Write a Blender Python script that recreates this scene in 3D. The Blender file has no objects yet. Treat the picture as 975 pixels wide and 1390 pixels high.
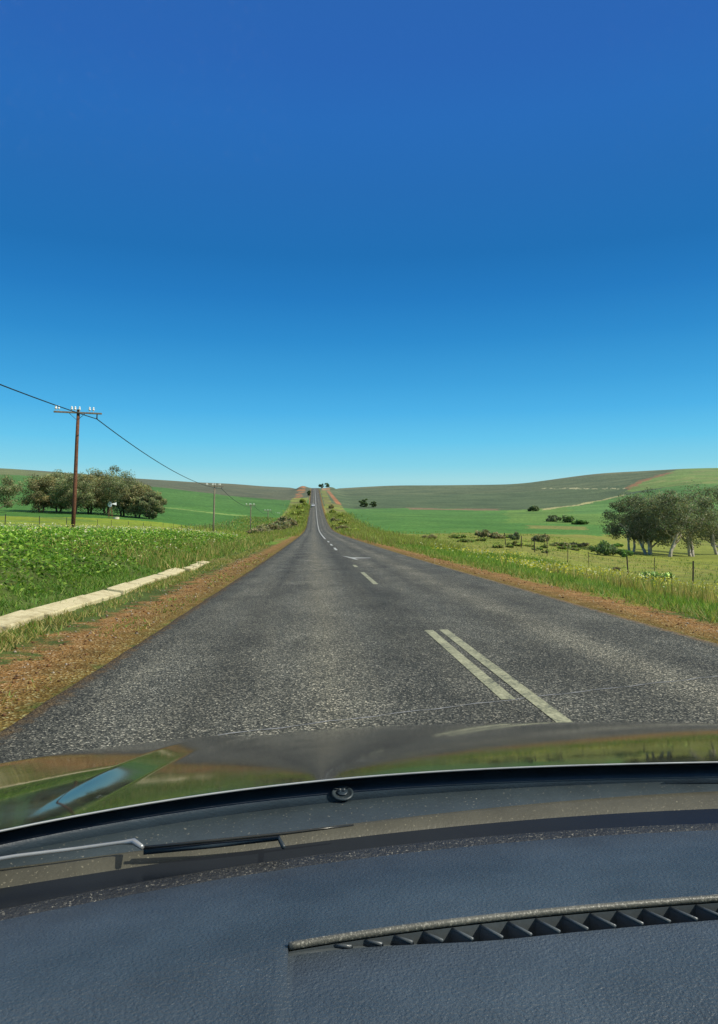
import bpy, bmesh, math, random
import numpy as np
from mathutils import Vector, Matrix
random.seed(7); R = np.random.RandomState(11)
sc = bpy.context.scene
C = sc.collection
PI = math.pi

# ------------------------------------------------------------------ camera survey numbers
CAMZ = 1.33; F = 1016.0; CX, CY = 487.5, 657.0; HY = 720.0; VX = 425.7
YAW = math.atan((CX - VX) / F); PITCH = math.atan((HY - CY) / F)
FW = np.array([math.sin(YAW) * math.cos(PITCH), math.cos(YAW) * math.cos(PITCH), math.sin(PITCH)])
RT = np.array([math.cos(YAW), -math.sin(YAW), 0.0])
UP = np.cross(RT, FW)
CAM = np.array([0, 0, CAMZ])

def ray(px, py):
    v = FW + RT * ((px - CX) / F) - UP * ((py - CY) / F)
    return v / v[1]                       # scaled so that v*Y is at forward distance Y
def proj(x, y, z):
    dx, dy, dz = x, y, z - CAMZ
    w = dx * FW[0] + dy * FW[1] + dz * FW[2]
    w = np.where(np.abs(w) < 1e-3, 1e-3, w)
    a = (dx * RT[0] + dy * RT[1]) / w; b = (dx * UP[0] + dy * UP[1] + dz * UP[2]) / w
    return CX + a * F, CY - b * F, w
def at(px, py, Y):
    return CAM + ray(px, py) * Y
def atz(px, py, z):
    v = ray(px, py); t = (z - CAMZ) / v[2]
    return CAM + v * t

# ------------------------------------------------------------------ helpers
def link(o, parent=None):
    C.objects.link(o)
    if parent is not None: o.parent = parent
    return o
def mesh(name, verts, faces, mat=None, parent=None, col=None, smooth=False, att='Col'):
    me = bpy.data.meshes.new(name)
    v = np.asarray(verts, dtype=np.float32).reshape(-1, 3)
    if isinstance(faces, np.ndarray):
        n, k = faces.shape
        me.vertices.add(len(v)); me.vertices.foreach_set('co', v.ravel())
        me.loops.add(n * k); me.loops.foreach_set('vertex_index', faces.astype(np.int32).ravel())
        me.polygons.add(n)
        me.polygons.foreach_set('loop_start', np.arange(0, n * k, k, dtype=np.int32))
        me.polygons.foreach_set('loop_total', np.full(n, k, dtype=np.int32))
        me.update(calc_edges=True); me.validate()
    else:
        me.from_pydata([tuple(map(float, p)) for p in v], [], [tuple(f) for f in faces]); me.update()
    if col is not None:
        c = np.ones((len(v), 4), np.float32); c[:, :3] = col
        a = me.color_attributes.new(att, 'FLOAT_COLOR', 'POINT'); a.data.foreach_set('color', c.ravel())
    if smooth: me.polygons.foreach_set('use_smooth', np.ones(len(me.polygons), dtype=bool))
    if mat is not None: me.materials.append(mat)
    return link(bpy.data.objects.new(name, me), parent)
def tag(o, label=None, cat=None, group=None, kind=None):
    if label: o['label'] = label
    if cat: o['category'] = cat
    if group: o['group'] = group
    if kind: o['kind'] = kind
    return o
def empty(name, loc, label=None, cat=None, group=None, rz=0):
    o = bpy.data.objects.new(name, None); C.objects.link(o); o.empty_display_size = .2
    o.location = [float(q) for q in loc]; o.rotation_euler.z = rz
    return tag(o, label, cat, group)

class MB:                                   # collects simple shapes for ONE mesh
    def __init__(s): s.v = []; s.f = []
    def add(s, vs, fs):
        b = len(s.v); s.v += [tuple(map(float, p)) for p in vs]; s.f += [tuple(i + b for i in q) for q in fs]
    def box(s, c, d, rot=None, bev=0.0):
        bm = bmesh.new(); bmesh.ops.create_cube(bm, size=1)
        for v in bm.verts: v.co = Vector((v.co.x * d[0], v.co.y * d[1], v.co.z * d[2]))
        if bev: bmesh.ops.bevel(bm, geom=bm.edges[:], offset=bev, segments=2, affect='EDGES', profile=.5)
        if rot is not None: bmesh.ops.transform(bm, matrix=rot.to_4x4(), verts=bm.verts)
        bm.verts.index_update()
        s.add([(v.co.x + c[0], v.co.y + c[1], v.co.z + c[2]) for v in bm.verts], [[v.index for v in f.verts] for f in bm.faces]); bm.free()
    def tube(s, pts, rad, n=8, cap=True):
        pts = [Vector([float(q) for q in p]) for p in pts]; m = len(pts)
        if not hasattr(rad, '__len__'): rad = [rad] * m
        vs = []; 
        for i, p in enumerate(pts):
            t = (pts[min(i + 1, m - 1)] - pts[max(i - 1, 0)]).normalized()
            a = t.cross(Vector((0.31, 0.2, 1)) if abs(t.z) < .95 else Vector((1, 0.1, 0))).normalized(); b = t.cross(a)
            for k in range(n):
                q = 2 * PI * k / n; w = p + (a * math.cos(q) + b * math.sin(q)) * rad[i]; vs.append(w)
        fs = [(i * n + k, i * n + (k + 1) % n, (i + 1) * n + (k + 1) % n, (i + 1) * n + k) for i in range(m - 1) for k in range(n)]
        if cap: fs += [tuple(range(n))[::-1], tuple((m - 1) * n + k for k in range(n))]
        s.add(vs, fs)
    def lathe(s, prof, c=(0, 0, 0), n=14, rot=None):
        vs = []; m = len(prof)
        for r, z in prof:
            for k in range(n):
                p = Vector((r * math.cos(2 * PI * k / n), r * math.sin(2 * PI * k / n), z))
                if rot is not None: p = rot @ p
                vs.append(p + Vector(c))
        fs = [(i * n + k, i * n + (k + 1) % n, (i + 1) * n + (k + 1) % n, (i + 1) * n + k) for i in range(m - 1) for k in range(n)]
        fs += [tuple(range(n))[::-1], tuple((m - 1) * n + k for k in range(n))]
        s.add(vs, fs)
    def build(s, name, mat, parent=None, smooth=False):
        o = mesh(name, s.v, s.f, mat, parent)
        if smooth: o.data.polygons.foreach_set('use_smooth', np.ones(len(o.data.polygons), dtype=bool))
        return o

# ------------------------------------------------------------------ materials
class NT:
    def __init__(s, name):
        s.m = bpy.data.materials.new(name); s.m.use_nodes = True; s.t = s.m.node_tree
        s.b = s.t.nodes['Principled BSDF']; s.out = s.t.nodes['Material Output']
    def n(s, typ, **kw):
        nd = s.t.nodes.new(typ)
        for k, v in kw.items():
            if k in nd.inputs: nd.inputs[k].default_value = v
            else: setattr(nd, k, v)
        return nd
    def l(s, a, b): s.t.links.new(a, b)
    def pos(s): return s.n('ShaderNodeNewGeometry').outputs['Position']
    def tex(s): return s.n('ShaderNodeTexCoord').outputs['Object']
    def noise(s, vec, scale, detail=4, rough=.6, stretch=None):
        if stretch:
            mp = s.n('ShaderNodeMapping'); mp.inputs['Scale'].default_value = stretch; s.l(vec, mp.inputs[0]); vec = mp.outputs[0]
        nd = s.n('ShaderNodeTexNoise'); nd.inputs['Scale'].default_value = scale; nd.inputs['Detail'].default_value = detail; nd.inputs['Roughness'].default_value = rough
        s.l(vec, nd.inputs['Vector']); return nd.outputs['Fac']
    def ramp(s, fac, stops):
        nd = s.n('ShaderNodeValToRGB'); e = nd.color_ramp.elements
        while len(e) > 1: e.remove(e[0])
        e[0].position = stops[0][0]; e[0].color = (*stops[0][1], 1)
        for p, c in stops[1:]:
            q = e.new(p); q.color = (*c, 1)
        s.l(fac, nd.inputs[0]); return nd.outputs[0]
    def mix(s, a, b, fac, mode='MIX'):
        nd = s.n('ShaderNodeMix', data_type='RGBA', blend_type=mode)
        for sock, val in ((nd.inputs[6], a), (nd.inputs[7], b), (nd.inputs[0], fac)):
            if isinstance(val, (int, float)): sock.default_value = val
            elif isinstance(val, tuple): sock.default_value = (*val, 1)
            else: s.l(val, sock)
        return nd.outputs[2]
    def math(s, op, a, b=0.0, c=None, clamp=False):
        nd = s.n('ShaderNodeMath', operation=op); nd.use_clamp = clamp
        for i, val in enumerate((a, b, c)):
            if val is None: continue
            if isinstance(val, (int, float)): nd.inputs[i].default_value = val
            else: s.l(val, nd.inputs[i])
        return nd.outputs[0]
    def bump(s, h, strength=.3, dist=.01):
        nd = s.n('ShaderNodeBump'); nd.inputs['Strength'].default_value = strength; nd.inputs['Distance'].default_value = dist
        s.l(h, nd.inputs['Height']); s.l(nd.outputs[0], s.b.inputs['Normal'])
    def set(s, base=None, rough=None, spec=None, metal=None):
        for key, val in (('Base Color', base), ('Roughness', rough), ('Specular IOR Level', spec), ('Metallic', metal)):
            if val is None: continue
            if isinstance(val, tuple): s.b.inputs[key].default_value = (*val, 1)
            elif isinstance(val, (int, float)): s.b.inputs[key].default_value = val
            else: s.l(val, s.b.inputs[key])
        return s
def grey3(v): return (v, v, v)
def simple(name, base, rough=.6, spec=.4, var=.35, scale=6, metal=0, bump=0):
    t = NT(name); f = t.noise(t.tex(), scale, 5)
    lo = tuple(c * (1 - var) for c in base); hi = tuple(c * (1 + var) for c in base)
    t.set(t.ramp(f, [(.3, lo), (.7, hi)]), rough, spec, metal)
    if bump: t.bump(f, bump, .01)
    return t.m

def foliage_mat(name, trans=.35, rough=.55):
    t = NT(name); a = t.n('ShaderNodeAttribute', attribute_name='Col').outputs['Color']
    t.set(a, rough, .25)
    tr = t.n('ShaderNodeBsdfTranslucent'); t.l(t.mix(a, (1.0, 1.05, .55), 1.0, 'MULTIPLY'), tr.inputs['Color'])
    ms = t.n('ShaderNodeMixShader'); ms.inputs[0].default_value = trans
    t.l(t.b.outputs[0], ms.inputs[1]); t.l(tr.outputs[0], ms.inputs[2]); t.l(ms.outputs[0], t.out.inputs['Surface'])
    return t.m
M = {}
M['leaf'] = foliage_mat('leaf_foliage'); M['grass'] = foliage_mat('grass_blades', .4)

def ground_mat():
    t = NT('ground_cover'); p = t.pos()
    a = t.n('ShaderNodeAttribute', attribute_name='Col').outputs['Color']
    g = t.n('ShaderNodeAttribute', attribute_name='Grav').outputs['Fac']
    n1 = t.noise(p, .9, 6, .65); n2 = t.noise(p, .035, 5, .6); n3 = t.noise(p, 9, 4, .7)
    c = t.mix(a, t.ramp(n1, [(.25, grey3(.55)), (.75, grey3(1.45))]), 1.0, 'MULTIPLY')
    c = t.mix(c, t.ramp(n2, [(.3, (.78, .8, .8)), (.7, (1.22, 1.15, 1.05))]), 1.0, 'MULTIPLY')
    c = t.mix(c, t.ramp(n3, [(.25, grey3(.7)), (.75, grey3(1.3))]), 1.0, 'MULTIPLY')
    vo = t.n('ShaderNodeTexVoronoi'); vo.inputs['Scale'].default_value = 44; t.l(p, vo.inputs['Vector'])
    sep = t.n('ShaderNodeSeparateColor'); t.l(vo.outputs['Color'], sep.inputs[0])
    st = t.ramp(sep.outputs[0], [(0, (.17, .08, .022)), (.4, (.30, .160, .052)), (.75, (.37, .21, .082)), (.93, (.46, .30, .15)), (1, (.66, .52, .34))])
    st = t.mix(st, t.ramp(t.noise(p, 2.2, 6, .7), [(.3, (.55, .55, .5)), (.7, (1.25, 1.2, 1.1))]), 1.0, 'MULTIPLY')
    sxp = t.n('ShaderNodeSeparateXYZ'); t.l(p, sxp.inputs[0])
    dd = t.math('SUBTRACT', t.math('ABSOLUTE', t.math('SUBTRACT', sxp.outputs[0], 1.33)), 3.37)
    dd = t.math('ADD', dd, t.math('MULTIPLY', t.math('SUBTRACT', t.noise(p, 2.6, 6, .7), .5), 1.1))
    st = t.mix(st, (.62, .80, .62), t.math('MULTIPLY', t.math('SUBTRACT', .75, dd), 1.3, clamp=True), 'MULTIPLY')
    gf = t.math('ADD', g, t.math('MULTIPLY', t.math('SUBTRACT', t.noise(p, 1.6, 7, .72), .5), 1.7))
    gf = t.math('MULTIPLY', t.math('SUBTRACT', gf, .38), 4.5, clamp=True)
    t.set(t.mix(c, st, gf), .95, .1)
    hb = t.math('ADD', t.math('MULTIPLY', n3, 1.0), t.math('MULTIPLY', t.math('MULTIPLY', vo.outputs['Distance'], g), 1.0))
    t.bump(hb, .6, .06)
    return t.m
M['ground'] = ground_mat()

def road_mat():
    t = NT('worn_asphalt'); p = t.pos()
    sx = t.n('ShaderNodeSeparateXYZ'); t.l(p, sx.inputs[0])
    vo = t.n('ShaderNodeTexVoronoi'); vo.inputs['Scale'].default_value = 86; t.l(p, vo.inputs['Vector'])
    sep = t.n('ShaderNodeSeparateColor'); t.l(vo.outputs['Color'], sep.inputs[0])
    chip = t.ramp(sep.outputs[0], [(0, (.020, .021, .020)), (.42, (.056, .059, .054)), (.72, (.118, .122, .110)), (.9, (.20, .202, .182)), (1, (.50, .49, .44))])
    # wear bands across the carriageway
    nx = t.math('ADD', sx.outputs[0], t.math('MULTIPLY', t.math('SUBTRACT', t.noise(p, .35, 4, .6, (1, .12, 1)), .5), .42))
    u = t.math('DIVIDE', t.math('ADD', nx, 2.04), 6.74)
    band = t.ramp(u, [(0, grey3(.70)), (.035, grey3(.74)), (.075, grey3(1.02)), (.13, grey3(1.0)), (.18, grey3(.72)), (.24, grey3(1.05)), (.32, (1.40, 1.36, 1.28)), (.39, grey3(1.05)), (.45, grey3(.68)), (.52, grey3(.80)), (.6, grey3(1.05)), (.67, grey3(.78)), (.76, (1.32, 1.29, 1.24)), (.85, grey3(.80)), (.92, grey3(1.05)), (1, grey3(.85))])
    c = t.mix(chip, band, 1.0, 'MULTIPLY')
    c = t.mix(c, t.ramp(t.noise(p, 1.1, 6, .65, (1, .45, 1)), [(.28, grey3(.62)), (.72, grey3(1.42))]), 1.0, 'MULTIPLY')
    c = t.mix(c, t.ramp(t.noise(p, .5, 5, .7, (2.2, .1, 1)), [(.3, (.85, .86, .88)), (.7, (1.2, 1.16, 1.1))]), 1.0, 'MULTIPLY')
    edge = t.math('MULTIPLY', t.math('SUBTRACT', t.math('MULTIPLY', t.math('ADD', nx, 2.04), -1.0), -.22), 5.0, clamp=True)
    c = t.mix(c, (.052, .050, .044), t.math('MULTIPLY', edge, .62))
    ax = t.math('ABSOLUTE', t.math('SUBTRACT', sx.outputs[0], 1.33))
    cr = t.math('ADD', t.math('SUBTRACT', ax, 3.24), t.math('MULTIPLY', t.math('SUBTRACT', t.noise(p, 5, 6, .75), .5), .55))
    c = t.mix(c, t.ramp(sep.outputs[1], [(0, (.05, .032, .014)), (.6, (.15, .09, .035)), (1, (.34, .25, .14))]), t.math('MULTIPLY', cr, 9, clamp=True))
    c = t.mix(c, (1.0, .96, .84), 1.0, 'MULTIPLY')
    t.set(c, .8, .22)
    t.bump(t.math('ADD', vo.outputs['Distance'], t.math('MULTIPLY', sep.outputs[1], .8)), .55, .012)
    return t.m
M['road'] = road_mat()
def paint_mat():
    t = NT('worn_road_paint'); p = t.pos()
    f = t.noise(p, 34, 5, .75); f2 = t.noise(p, 3, 4, .6)
    k = t.math('ADD', f, t.math('MULTIPLY', f2, .5))
    t.set(t.ramp(k, [(.58, (.08, .085, .065)), (.72, (.27, .265, .16)), (.95, (.50, .48, .30))]), .7, .3); t.bump(f, .4, .006); return t.m
M['paint'] = paint_mat()
M['white_paint'] = simple('white_road_paint', (.46, .46, .41), .7, .3, .2, 12)
M['seam'] = simple('pale_seam', (.26, .26, .25), .8, .2, .4, 30)
def conc_mat():
    t = NT('stained_concrete'); p = t.pos(); a = t.noise(p, 2.2, 6, .7); b = t.noise(p, 14, 6, .75)
    c = t.ramp(b, [(.25, (.44, .37, .20)), (.5, (.62, .54, .32)), (.75, (.72, .64, .42))])
    c = t.mix(c, (.26, .20, .09), t.math('MULTIPLY', t.math('SUBTRACT', a, .50), 4.0, clamp=True)); t.set(c, .95, .1); t.bump(b, .6, .02); return t.m
M['concrete'] = conc_mat()
M['pole_wood'] = simple('weathered_brown_pole', (.17, .075, .042), .85, .2, .45, 9, bump=.3)
M['pole_grey'] = simple('weathered_grey_pole', (.26, .21, .15), .85, .2, .4, 9, bump=.3)
M['porcelain'] = simple('white_porcelain', (.82, .8, .72), .25, .5, .06)
M['dark_iron'] = simple('dark_iron', (.03, .03, .032), .5, .5, .3)
M['cable'] = simple('black_cable', (.02, .03, .035), .6, .3, .2)
M['post'] = simple('weathered_fence_post', (.06, .05, .04), .9, .2, .4, 14)
M['wire'] = simple('galvanised_wire', (.2, .2, .19), .5, .5, .2)
M['bark'] = simple('brown_bark', (.13, .10, .075), .9, .15, .5, 3, bump=.4)
M['pale_bark'] = simple('pale_gum_bark', (.50, .43, .34), .85, .2, .5, 2.2, bump=.3)
M['white_metal'] = simple('white_painted_metal', (.8, .8, .77), .4, .5, .08)
M['zinc'] = simple('zinc_steel', (.38, .36, .33), .5, .5, .3)
M['cream_wall'] = simple('cream_plaster', (.62, .56, .42), .9, .2, .12)
M['water'] = simple('still_water', (.03, .05, .05), .08, .5, .2)
M['car_white'] = simple('white_car_paint', (.86, .87, .88), .25, .5, .03)
M['tail_red'] = simple('red_lamp_lens', (.35, .02, .015), .25, .5, .1)
M['tyre'] = simple('rubber', (.02, .02, .02), .8, .3, .2)
M['rim'] = simple('alloy', (.45, .45, .46), .35, .5, .1)
M['dark_glass'] = simple('dark_glass', (.02, .025, .03), .08, .6, .1)
M['plate'] = simple('pale_plate', (.7, .69, .6), .5, .4, .05)

# ------------------------------------------------------------------ terrain model
_ry = np.arange(-400, 3000, 2.0)
_rp = np.interp(_ry, [-400, 30, 46, 74, 121, 160, 196, 253, 320, 394, 417, 500, 600, 700, 787, 830, 900, 1000, 1300, 3000],
                [0, 0, .09, .24, .52, .95, 1.58, 3.9, 7.9, 13.0, 15.0, 22.3, 30.6, 38.9, 46.0, 47.6, 46.5, 42, 20, -60])
_k = np.exp(-.5 * (np.arange(-20, 21) / 7.0) ** 2); _k /= _k.sum()
_rp = np.convolve(np.pad(_rp, 20, mode='edge'), _k, 'valid')
def P(y): return np.interp(y, _ry, _rp)
def S(x): return np.interp(x, [-400, -60, -20, -12, -7.6, -5.9, -5.0, -4.4, -3.6, -2.04, 4.7, 6.2, 8, 12, 20, 60, 400],
                           [2.5, 1.7, 1.05, .98, .80, .52, .26, .10, .03, 0, 0, -.05, -.3, -.95, -1.75, -2.7, -3])
RK = [20, 60, 100, 130, 170, 250, 400, 500, 700, 900]
TB = {   # bearing column (photo x on the horizon line): photo y of the ground at the distances above
    -3000: [800, 740, 722, 712, 700, 690, 664, 650, 640, 634],
    -400: [800, 727, 716, 707, 697, 684, 657, 645, 638, 633],
    20: [800, 725, 716, 708, 699, 685, 658, 646, 640, 636],
    120: [800, 726, 720, 711, 700, 689, 667, 653, 647, 644.5],
    220: [800, 728, 725, 718, 706, 693, 674, 662, 656, 652],
    330: [800, 735, 730, 727, 722, 705, 683, 675, 664, 657],
    400: [790, 738, 730, 727, 722, 706, 690, 679, 668, 661],
    450: [790, 739, 731, 727, 719, 707, 693, 684, 672, 662],
    540: [800, 742, 732, 726, 718, 705, 692, 684, 668, 657],
    700: [800, 748, 736, 729, 722, 708, 693, 684, 664, 654],
    820: [850, 774, 754, 738, 726, 710, 690, 679, 657, 638.5],
    950: [850, 782, 762, 753, 741, 717, 680, 660, 640, 629],
    1500: [850, 785, 765, 755, 742, 717, 678, 656, 634, 622],
    4000: [850, 785, 765, 755, 742, 717, 678, 656, 634, 622]}
_px = sorted(TB); _th = np.arctan((np.array(_px) - VX) / F)
_tg = np.linspace(-PI, PI, 721); _lg = np.linspace(math.log(15), math.log(6000), 260); _rg = np.exp(_lg)
_col = []
for k, p in enumerate(_px):
    c = max(math.cos(_th[k]), .45)
    z = [CAMZ + (HY - y) * r * c / F for y, r in zip(TB[p], RK)]
    z9 = z[-1]
    _col.append(np.interp(_rg, RK + [1000, 1200, 2000, 6000], z + [z9 + 1, z9 - 8, z9 - 70, z9 - 120]))
_col = np.array(_col)
_G = np.array([np.interp(_tg, _th, _col[:, j]) for j in range(len(_rg))]).T       # theta x r
def _blur(a, ax, sg):
    n = int(sg * 3); k = np.exp(-.5 * (np.arange(-n, n + 1) / sg) ** 2); k /= k.sum()
    pad = [(0, 0), (0, 0)]; pad[ax] = (n, n); b = np.pad(a, pad, mode='edge')
    return np.apply_along_axis(lambda q: np.convolve(q, k, 'valid'), ax, b)
_G = _blur(_blur(_G, 1, 3.0), 0, 1.6)
def sstep(a, b, x):
    t = np.clip((x - a) / (b - a), 0, 1); return t * t * (3 - 2 * t)
def vnoise(x, y, s, seed=0):
    x = x / s; y = y / s
    return (np.sin(x * 1.7 + 1.3 * np.sin(y * 1.1 + seed)) + np.sin(y * 1.9 + 1.7 * np.sin(x * .9 + seed * 2.1)) + .5 * np.sin(x * 3.9 + y * 3.1 + seed)) / 2.5
def H(x, y):
    x = np.asarray(x, float); y = np.asarray(y, float)
    r = np.hypot(x, y); th = np.arctan2(x, y)
    i = np.clip((th + PI) / (2 * PI) * 720, 0, 719.999); j = np.clip((np.log(np.maximum(r, 15.01)) - _lg[0]) / (_lg[1] - _lg[0]), 0, len(_lg) - 1.001)
    i0 = i.astype(int); j0 = j.astype(int); a = i - i0; b = j - j0
    far = (_G[i0, j0] * (1 - a) * (1 - b) + _G[i0 + 1, j0] * a * (1 - b) + _G[i0, j0 + 1] * (1 - a) * b + _G[i0 + 1, j0 + 1] * a * b)
    p = P(y); near = p + S(x)
    w = sstep(34, 85, r); base = near * (1 - w) + far * w
    base = base + vnoise(x, y, 60, 2) * np.clip((r - 150) / 900, 0, 1) * 1.2
    d = np.abs(x - 1.33)
    t = sstep(4.6, 9 + np.clip(.035 * y, 0, 22), d)
    z = (p + np.where(d < 9, S(x) * (d < 9), 0) * (1 - sstep(20, 80, r))) * (1 - t) + base * t
    z = np.where(r < 34, near, z)
    # banks of the road cutting at the crest
    z = z + 3.2 * np.exp(-((x + 11) / 6.0) ** 2 - ((y - 745) / 50) ** 2) + 3.0 * np.exp(-((x - 19) / 6) ** 2 - ((y - 760) / 45) ** 2)
    # small unevenness off the road
    off = sstep(3.5, 5.5, d)
    z = z + off * (vnoise(x, y, 1.7, 5) * .035 + vnoise(x, y, .45, 1) * .012) * (1 - sstep(60, 140, r))
    return z
def hit(px, py, y0=4.0, y1=1500.0):
    v = ray(px, py); ys = np.exp(np.linspace(math.log(y0), math.log(y1), 4000))
    d = CAMZ + v[2] * ys - H(v[0] * ys, ys)
    k = np.argmax(d < 0)
    if d[k] >= 0: k = len(ys) - 1
    return float(v[0] * ys[k]), float(ys[k]), float(H(v[0] * ys[k], ys[k]))
def on(px, Y):          # ground point on the bearing of photo column px at forward distance Y
    x = (px - VX) / F * Y
    return np.array([x, Y, float(H(x, Y))])

def inpoly(px, py, pts):
    ins = np.zeros(px.shape, bool); n = len(pts)
    for k in range(n):
        x1, y1 = pts[k]; x2, y2 = pts[(k + 1) % n]
        if y1 == y2: continue
        ins ^= ((y1 > py) != (y2 > py)) & (px < (x2 - x1) * (py - y1) / (y2 - y1) + x1)
    return ins
def ground_colors(x, y, z):
    r = np.hypot(x, y); b = VX + F * x / np.maximum(y, 1e-3); b = np.where(y <= 1, np.where(x < 0, -3000, 4000), b)
    n = vnoise(x, y, 22, 3) * .5 + vnoise(x, y, 7, 9) * .5
    nn = R.rand(*x.shape) - .5
    rr = r * (1 + .03 * n + .012 * nn); r = r * (1 + .008 * nn)
    c = np.empty(x.shape + (3,)); c[:] = (.040, .058, .018)                      # verge grass
    def put(mask, col, soft=1.0): c[mask] = c[mask] * (1 - soft) + np.array(col) * soft
    L = x < 1.33; Rt = ~L; b = b + (11 * n + 5 * nn) * (np.abs(b - VX) > 40)
    put(Rt & (rr > 14), (.090, .105, .024)); put(Rt & (rr > 34), (.094, .112, .028)); put(Rt & (n > .18) & (rr > 16), (.108, .112, .036), .7)
    put(L & (rr > 60), (.060, .105, .020)); put(L & (n > .2) & (rr > 30) & (x > -14), (.105, .085, .035), .6)
    # left: bright strip, then crop, then fallow hill
    put(L & (rr > 118), (.098, .135, .018)); put(L & (rr > 118) & (n > .25), (.07, .11, .02))
    put(L & (rr > 158), (.029, .080, .019))
    put(L & (rr > 158) & (n > .3), (.034, .088, .021)); put(L & (np.abs(r - 268 - 8 * n) < 4) & (b > 120) & (b < 340), (.085, .135, .045))
    put(L & (r > np.interp(b, [-400, 20, 220, 420], [560, 520, 500, 485]) + 8 * n), (.046, .052, .040))
    put(L & (r > 520 + 20 * n) & (b < 110), (.066, .080, .040)); put(L & (r > 760 + 30 * n) & (b > 40), (.056, .056, .042))
    # right: crop, earth bank, olive hill
    cr = Rt & (b > 445) & (r > np.interp(b, [450, 700, 820, 950], [120, 150, 165, 240]) + 10 * n)
    put(cr, (.036, .090, .024)); put(cr & (n > .3), (.044, .098, .027))
    put(cr & (b > 690) & (r > 235) & (r < 420 + 10 * n), (.055, .105, .028)); put(cr & (b > 720) & (b < 800) & (np.abs(r - 205) < 12), (.125, .105, .045), .6)
    put(cr & (b > 780) & (r > 330) & (r < 440), (.050, .110, .034))
    hill = Rt & (r > np.interp(b, [440, 540, 620, 700, 780, 860, 950], [415, 418, 425, 400, 430, 520, 560]) + 6 * n)
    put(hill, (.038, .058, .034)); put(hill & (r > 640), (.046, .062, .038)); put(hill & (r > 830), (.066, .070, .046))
    put(hill & (n > .25), (.033, .050, .030), .6)
    put(Rt & (b > 555) & (b < 682) & (np.abs(r - 412 - 6 * n) < 15 + 12 * n), (.17, .125, .072))
    ln = np.abs(r - np.interp(b, [740, 780, 850], [405, 436, 520])) < 7
    put(Rt & (b > 740) & (b < 852) & ln, (.165, .165, .095))
    put(Rt & (b > 745) & (b < 880) & (np.abs(r - np.interp(b, [745, 880], [690, 570])) < 5) & (np.sin(b * .55) > -.2), (.20, .195, .14))
    gh = Rt & (b > 862) & (r > 545) & (r < np.interp(b, [862, 915, 950, 1200], [590, 740, 900, 1300]) + 12 * n)
    put(gh, (.070, .115, .034)); put(gh & (n > .2), (.095, .12, .045))
    put(Rt & (b > 860) & (b < 925) & (np.abs(r - np.interp(b, [862, 915], [590, 745])) < 18), (.25, .125, .06))
    # bare orange banks where the road is cut in near the crest
    put((y > 520) & (y < 800) & (np.abs(x + 11.5 + 2.5 * n) < 2.2 + 1.2 * (y > 650)) & (vnoise(x, y, 13, 4) > -.35), (.36, .15, .06))
    put((y > 450) & (y < 690) & (np.abs(x - np.interp(y, [450, 690], [15.5, 13.5])) < 1.7), (.30, .125, .055))
    put((y > 700) & (y < 800) & (np.abs(x - 12) < 4) & (n > -.3), (.34, .2, .10))
    rg = (y > 90) & (y < 700) & (np.abs(x - 1.33) > 5) & (np.abs(x - 1.33) < 10 + .012 * y) & ~((y > 450) & (x > 11))
    rg &= ~((y > 520) & (x < -4))
    put(rg, (.090, .110, .026)); put(rg & (n > .1), (.075, .075, .03))
    c = np.where((c[..., :1] > c[..., 1:2] * 1.35), c * 1.2, c * np.array([2.35, 2.25, 1.8]))
    hz = np.clip((r - 100) / 2600, 0, .36)[..., None]; c = c * (1 - hz) + np.array([.20, .25, .21]) * hz  # aerial haze mixed into the ground colour with distance
    st = np.sin(y * .42 + x * .05 + 2 * n) * .5 + vnoise(x * .15, y, 11, 6) * .8; c *= (1 + .075 * st * np.clip((r - 150) / 120, 0, 1))[..., None]
    c *= (1 + .16 * nn)[..., None]
    d = x - 1.33
    wid = np.where(d < 0, np.where(r < 120, 1.45, 1.1), np.where(r < 120, 1.75, 1.2)) * (1 + .10 * vnoise(x, y, 3.0, 4))
    e = np.abs(d) - 3.37
    g = np.clip(1.0 - (e / wid), 0, 1) ** .55 * (e < wid)
    g = np.where(e < .25, g * (.55 + e * 1.6), g)
    return c, g

def build_ground():
    th = np.concatenate([np.linspace(-PI, -.62, 60), np.linspace(-.62, .62, 900)[1:], np.linspace(.62, PI, 60)[1:]])
    r = np.concatenate([np.linspace(1.0, 4, 8), np.exp(np.linspace(math.log(4.1), math.log(1300), 620)), np.exp(np.linspace(math.log(1350), math.log(6000), 16))])
    T, RR = np.meshgrid(th, r); x = RR * np.sin(T); y = RR * np.cos(T); z = H(x, y)
    d = np.abs(x - 1.33)
    z = z - (.05 + .0012 * np.clip(np.abs(y), 0, 800)) * (1 - sstep(2.9, 3.37, d))
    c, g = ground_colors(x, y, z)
    nr, nt = x.shape
    idx = np.arange(nr * nt).reshape(nr, nt)
    q = np.stack([idx[:-1, :-1], idx[1:, :-1], idx[1:, 1:], idx[:-1, 1:]], -1).reshape(-1, 4)[:, ::-1]
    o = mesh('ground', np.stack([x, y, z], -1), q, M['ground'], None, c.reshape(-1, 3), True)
    a = o.data.attributes.new('Grav', 'FLOAT', 'POINT'); a.data.foreach_set('value', g.ravel().astype(np.float32))
    tag(o, 'rolling green farmland with orange gravel verges', 'terrain', kind='structure')
build_ground()

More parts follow.
